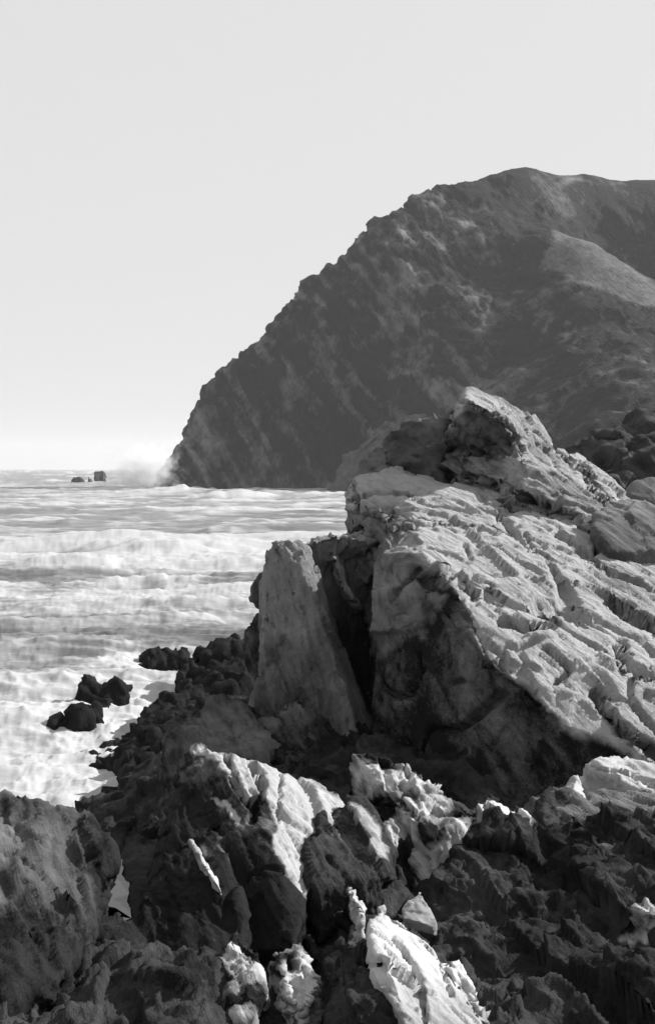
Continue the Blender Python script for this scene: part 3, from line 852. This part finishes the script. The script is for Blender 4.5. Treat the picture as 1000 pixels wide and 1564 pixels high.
rock('rock_spine', [H([(538, 1152, 9.95), (548, 1150, 9.95), (590, 1164, 9.75), (622, 1166, 9.8), (640, 1200, 9.5), (668, 1214, 9.45), (720, 1240, 9.2), (706, 1262, 8.95), (655, 1278, 8.8), (610, 1235, 9.2)], (-0.05, 0.25, -0.5), (0, 0, -.5))],
     0.014, M_patchy, AXF, amp=0.07, fr=4.0, seed=76, soft=0, big=0.05, bigf=2, net=0.03, netf=3, cracks=[([(600, 1220), (640, 1250)], 8, 0.1), ([(660, 1240), (700, 1245)], 5, 0.05)],
     tone=lambda c, n, t: .45 + 2.2 * fbm(c * 2.5, 3, 7), label='bright broken spine of rock below the dark wall of the outcrop')
rock('rock_block', [H([(726, 1224, 9.3), (760, 1226, 9.4), (803, 1240, 9.35), (838, 1284, 8.95), (795, 1298, 8.75), (745, 1256, 9.05)], (-0.04, 0.2, -0.35), (0, 0, -.4))],
     0.014, M_fore, AXF, amp=0.04, fr=4, seed=77, soft=0, big=0.03, bigf=2.5, cracks=[([(740, 1230), (775, 1262), (800, 1270)], 3, 0.04)], label='bright angular block right of the spine, at the foot of the dark wall')
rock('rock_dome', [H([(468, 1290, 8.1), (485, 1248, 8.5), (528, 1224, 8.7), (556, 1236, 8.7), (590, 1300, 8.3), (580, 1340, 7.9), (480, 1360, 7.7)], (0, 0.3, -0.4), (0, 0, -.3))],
     0.014, M_mix, AXF, amp=0.06, fr=4, seed=78, soft=2, big=0.05, bigf=2, tone=lambda c, n, t: t * .5 - .45 + 1.3 * patch(c, [(530, 1226), (556, 1236), (578, 1262), (594, 1310), (570, 1305), (558, 1262), (545, 1245)], 4, 9, 5), label='dark rounded rock with a rim painted as sunlit, touching the bright plate')  # sunlight along the right rim painted into the tone
rock('pointed_stone', [H([(842, 1214, 9.75), (882, 1182, 9.9), (900, 1228, 9.5), (872, 1216, 9.4), (846, 1222, 9.6)], (0.05, 0.25, -0.2), (0, 0, -.15))], 0.012, rock_mat('pale_stone', 0.34, 0.6, AXF, 1.5, 0.01, speck=0.2),
     AXF, amp=0.02, fr=5, seed=79, soft=1, big=0.02, label='pale pointed stone wedged under the lower edge of the slab', cat='stone')
rock('rock_stone', [H([(815, 1225, 9.4), (832, 1205, 9.5), (862, 1212, 9.45), (872, 1250, 9.2), (830, 1262, 9.0)], (0.03, 0.25, -0.2), (0, 0, -.3))], 0.013, M_dark, AXF, amp=0.05, fr=5, seed=80, soft=2, big=.04,
     label='dark stone just left of the pale pointed stone', cat='stone')
rock('rock_shelf', [H([(895, 1165, 10.1), (940, 1152, 10.3), (1010, 1162, 10.2), (1120, 1180, 10.2), (1120, 1225, 9.6), (1000, 1212, 9.6), (930, 1188, 9.9)], (0.0, 0.3, -0.4), (0, 0, -.6))], 0.018, M_fore, AX, amp=0.06,
     fr=3.5, seed=81, soft=0, big=.08, bigf=1.5, cracks=[([(900, 1170), (960, 1180), (1000, 1200)], 4, .06)], label='bright ribbed shelf under the slab at the right edge')
rock('rock_bench', [H([(800, 1235, 9.6), (900, 1200, 9.8), (960, 1205, 9.7), (1120, 1225, 9.5), (1120, 1300, 8.6), (900, 1300, 8.6), (830, 1270, 9.0)], (0, 0.3, -0.4), (0, 0, -.5))], 0.018, M_butt, AX, amp=0.07,
     fr=3, seed=82, soft=5, big=.1, bigf=1.2, tone=lambda c, n, t: t * .6 + .05, label='smooth shaded grey bench of rock at the right edge below the bright shelf')
rock('tilted_stone', [H([(612, 1385, 7.2), (640, 1361, 7.3), (661, 1400, 7.05), (663, 1418, 6.95), (640, 1408, 6.98), (614, 1402, 7.05)], (0.02, 0.12, -0.1))], 0.009, rock_mat('smooth_pale_stone', 0.3, 0.38, AXF, 1.0, 0.003, speck=0.1),
     AXF, amp=0.02, fr=5, seed=83, soft=0, big=0.01, bigf=6, label='smooth light grey triangular stone above the long bright slab', cat='stone')
rock('low_rock', [H([(-160, 1170, 8.2), (0, 1200, 8.1), (38, 1216, 7.9), (80, 1240, 7.7), (125, 1226, 7.9), (142, 1234, 7.9), (155, 1265, 7.8), (155, 1335, 7.4), (110, 1480, 6.5), (0, 1540, 6.1), (-200, 1540, 6.1)],
                    (-0.1, 0.4, -0.6), (0, 0, -.9))],
     0.018, rock_mat('mottled_low_rock', 0.006, 0.20, AXF, 1.3, 0.02, speck=0.6, weed=0.50, weedv=0.02), AXF, amp=0.10, fr=2.2, seed=85, soft=1, big=.10, bigf=1.4, net=0.04, netf=2,
     tone=lambda c, n, t: t * 1.1 - .95 + 1.1 * smooth(-1.8, -2.25, c[:, 0] + .35 * fbm(c * 2, 3, 3)), label='mottled rock with paler left side in the left foreground')  # tone gets paler towards the left
for i, (pts, lab) in enumerate([
    ([(340, 1460, 6.7), (362, 1450, 6.75), (392, 1462, 6.6), (400, 1500, 6.4), (385, 1535, 6.15), (372, 1570, 5.95), (352, 1480, 6.5)], 'bright lumpy rock at the bottom, left one of a pair'),
    ([(420, 1452, 6.75), (448, 1468, 6.65), (462, 1450, 6.8), (490, 1500, 6.35), (470, 1535, 6.1), (445, 1530, 6.1)], 'bright lumpy rock at the bottom, right one of a pair'),
    ([(530, 1352, 7.55), (545, 1362, 7.5), (560, 1385, 7.3), (552, 1400, 7.15), (538, 1378, 7.3)], 'small bright wedge of rock above the long slab'),
    ([(962, 1380, 7.0), (978, 1372, 7.1), (1006, 1378, 7.0), (1010, 1396, 6.9), (985, 1390, 6.9)], 'small bright rock at the right edge below the bench'),
    ([(586, 1258, 8.9), (598, 1254, 8.95), (608, 1264, 8.85), (592, 1270, 8.75)], 'small bright stone between the dome and the spine')]):
    rock('pale_rock' if i < 2 else 'pale_stone', [H(pts, (-0.04, 0.12, -0.25), (0, 0, -.2))], 0.011, M_patchy, AXF, amp=0.06, fr=6, seed=90 + i, soft=0, big=0.03, bigf=3, net=0.02, netf=5,
         tone=lambda c, n, t: .5 + 2.2 * fbm(c * 3, 3, 7), label=lab, cat='rock' if i < 2 else 'stone')

# tide pool lying in a hollow left of the ridge
pv = []
for (x0, y0), (x1, y1) in zip(pool_xy, pool_xy[1:] + pool_xy[:1]):
    for t_ in (0.0, 0.25, 0.5, 0.75):
        pv.append((x0 + (x1 - x0) * t_ + random.uniform(-.012, .012), y0 + (y1 - y0) * t_ + random.uniform(-.03, .03), zp))
me = raw_mesh('tide_pool', pv, [list(range(len(pv)))])
m = bpy.data.materials.new('still_water'); m.use_nodes = True
b = m.node_tree.nodes['Principled BSDF']; b.inputs['Base Color'].default_value = (.03, .03, .03, 1); b.inputs['Roughness'].default_value = 0.12; b.inputs['Specular IOR Level'].default_value = 0.3
me.materials.append(m)
o = bpy.data.objects.new('tide_pool', me); col.objects.link(o)
tag(o, 'small pale tide pool between the left foreground rock and the ridge', 'tide pool')


# ------------------------------------------------------------------ spray thrown up at the foot of the headland
def spray():
    puffs = [(238, 722, 366, 8), (246, 704, 370, 6), (216, 728, 368, 8), (206, 706, 370, 6.0), (228, 698, 370, 6.0), (192, 728, 372, 6.5), (222, 716, 366, 7.5), (212, 690, 372, 3.5),
             (270, 748, 364, 3.0), (176, 740, 370, 3.6)]
    cs = [(P(a, b, Y), r) for a, b, Y, r in puffs]
    bm = bmesh.new()
    lo = np.min([c - r for c, r in cs], 0); hi = np.max([c + r for c, r in cs], 0)
    lo[2] = max(lo[2], -1)
    bmesh.ops.create_cube(bm, size=1.0)
    org = (lo + hi) / 2
    for v in bm.verts:
        v.co = Vector(tuple(np.array(v.co) * (hi - lo)))
    me = bpy.data.meshes.new('spray'); bm.to_mesh(me); bm.free()
    m = bpy.data.materials.new('sea_spray'); m.use_nodes = True
    nt = m.node_tree; nt.nodes.clear()
    tc = node(nt, 'ShaderNodeTexCoord')
    tot = None
    for c, r in cs:
        d = node(nt, 'ShaderNodeVectorMath', operation='DISTANCE')
        nt.links.new(tc.outputs['Object'], d.inputs[0]); d.inputs[1].default_value = tuple(c - org)
        k = math_(nt, 'MULTIPLY_ADD', d.outputs['Value'], -1.0 / r, 1.0)
        k = math_(nt, 'MAXIMUM', k, 0.0)
        tot = k if tot is None else math_(nt, 'MAXIMUM', tot, k)
    nz = tex(nt, tc.outputs['Object'], 0.35, 5, 0.65)
    k = math_(nt, 'ADD', tot, math_(nt, 'MULTIPLY_ADD', nz, 2.4, -1.45))
    dn = mapr(nt, k, 0.0, 1.0, 0.0, 0.34)
    v = node(nt, 'ShaderNodeVolumePrincipled'); v.inputs['Color'].default_value = (.97, .97, .97, 1)
    nt.links.new(dn, v.inputs['Density'])
    o_ = node(nt, 'ShaderNodeOutputMaterial'); nt.links.new(v.outputs[0], o_.inputs['Volume'])
    me.materials.append(m)
    o = bpy.data.objects.new('spray', me); col.objects.link(o)
    o.location = tuple(org)
    tag(o, 'white spray bursting at the foot of the headland', 'spray', None, 'stuff')


spray()

# ------------------------------------------------------------------ sea air
bm = bmesh.new()
bmesh.ops.create_cube(bm, size=1.0)
me = bpy.data.meshes.new('haze'); bm.to_mesh(me); bm.free()
o = bpy.data.objects.new('haze', me); col.objects.link(o)
zt, zb = 135.0, -8.0
o.scale = (79000, 6800, zt - zb); o.location = (0, 3200, (zt + zb) / 2)
m = bpy.data.materials.new('haze'); m.use_nodes = True
nt = m.node_tree; nt.nodes.clear()
v = node(nt, 'ShaderNodeVolumePrincipled'); v.inputs['Color'].default_value = (.8, .8, .8, 1); v.inputs['Density'].default_value = 0.00017; v.inputs['Anisotropy'].default_value = 0.2
o_ = node(nt, 'ShaderNodeOutputMaterial'); nt.links.new(v.outputs[0], o_.inputs['Volume'])
me.materials.append(m)
tag(o, 'thin pale sea haze', 'haze', None, 'stuff')
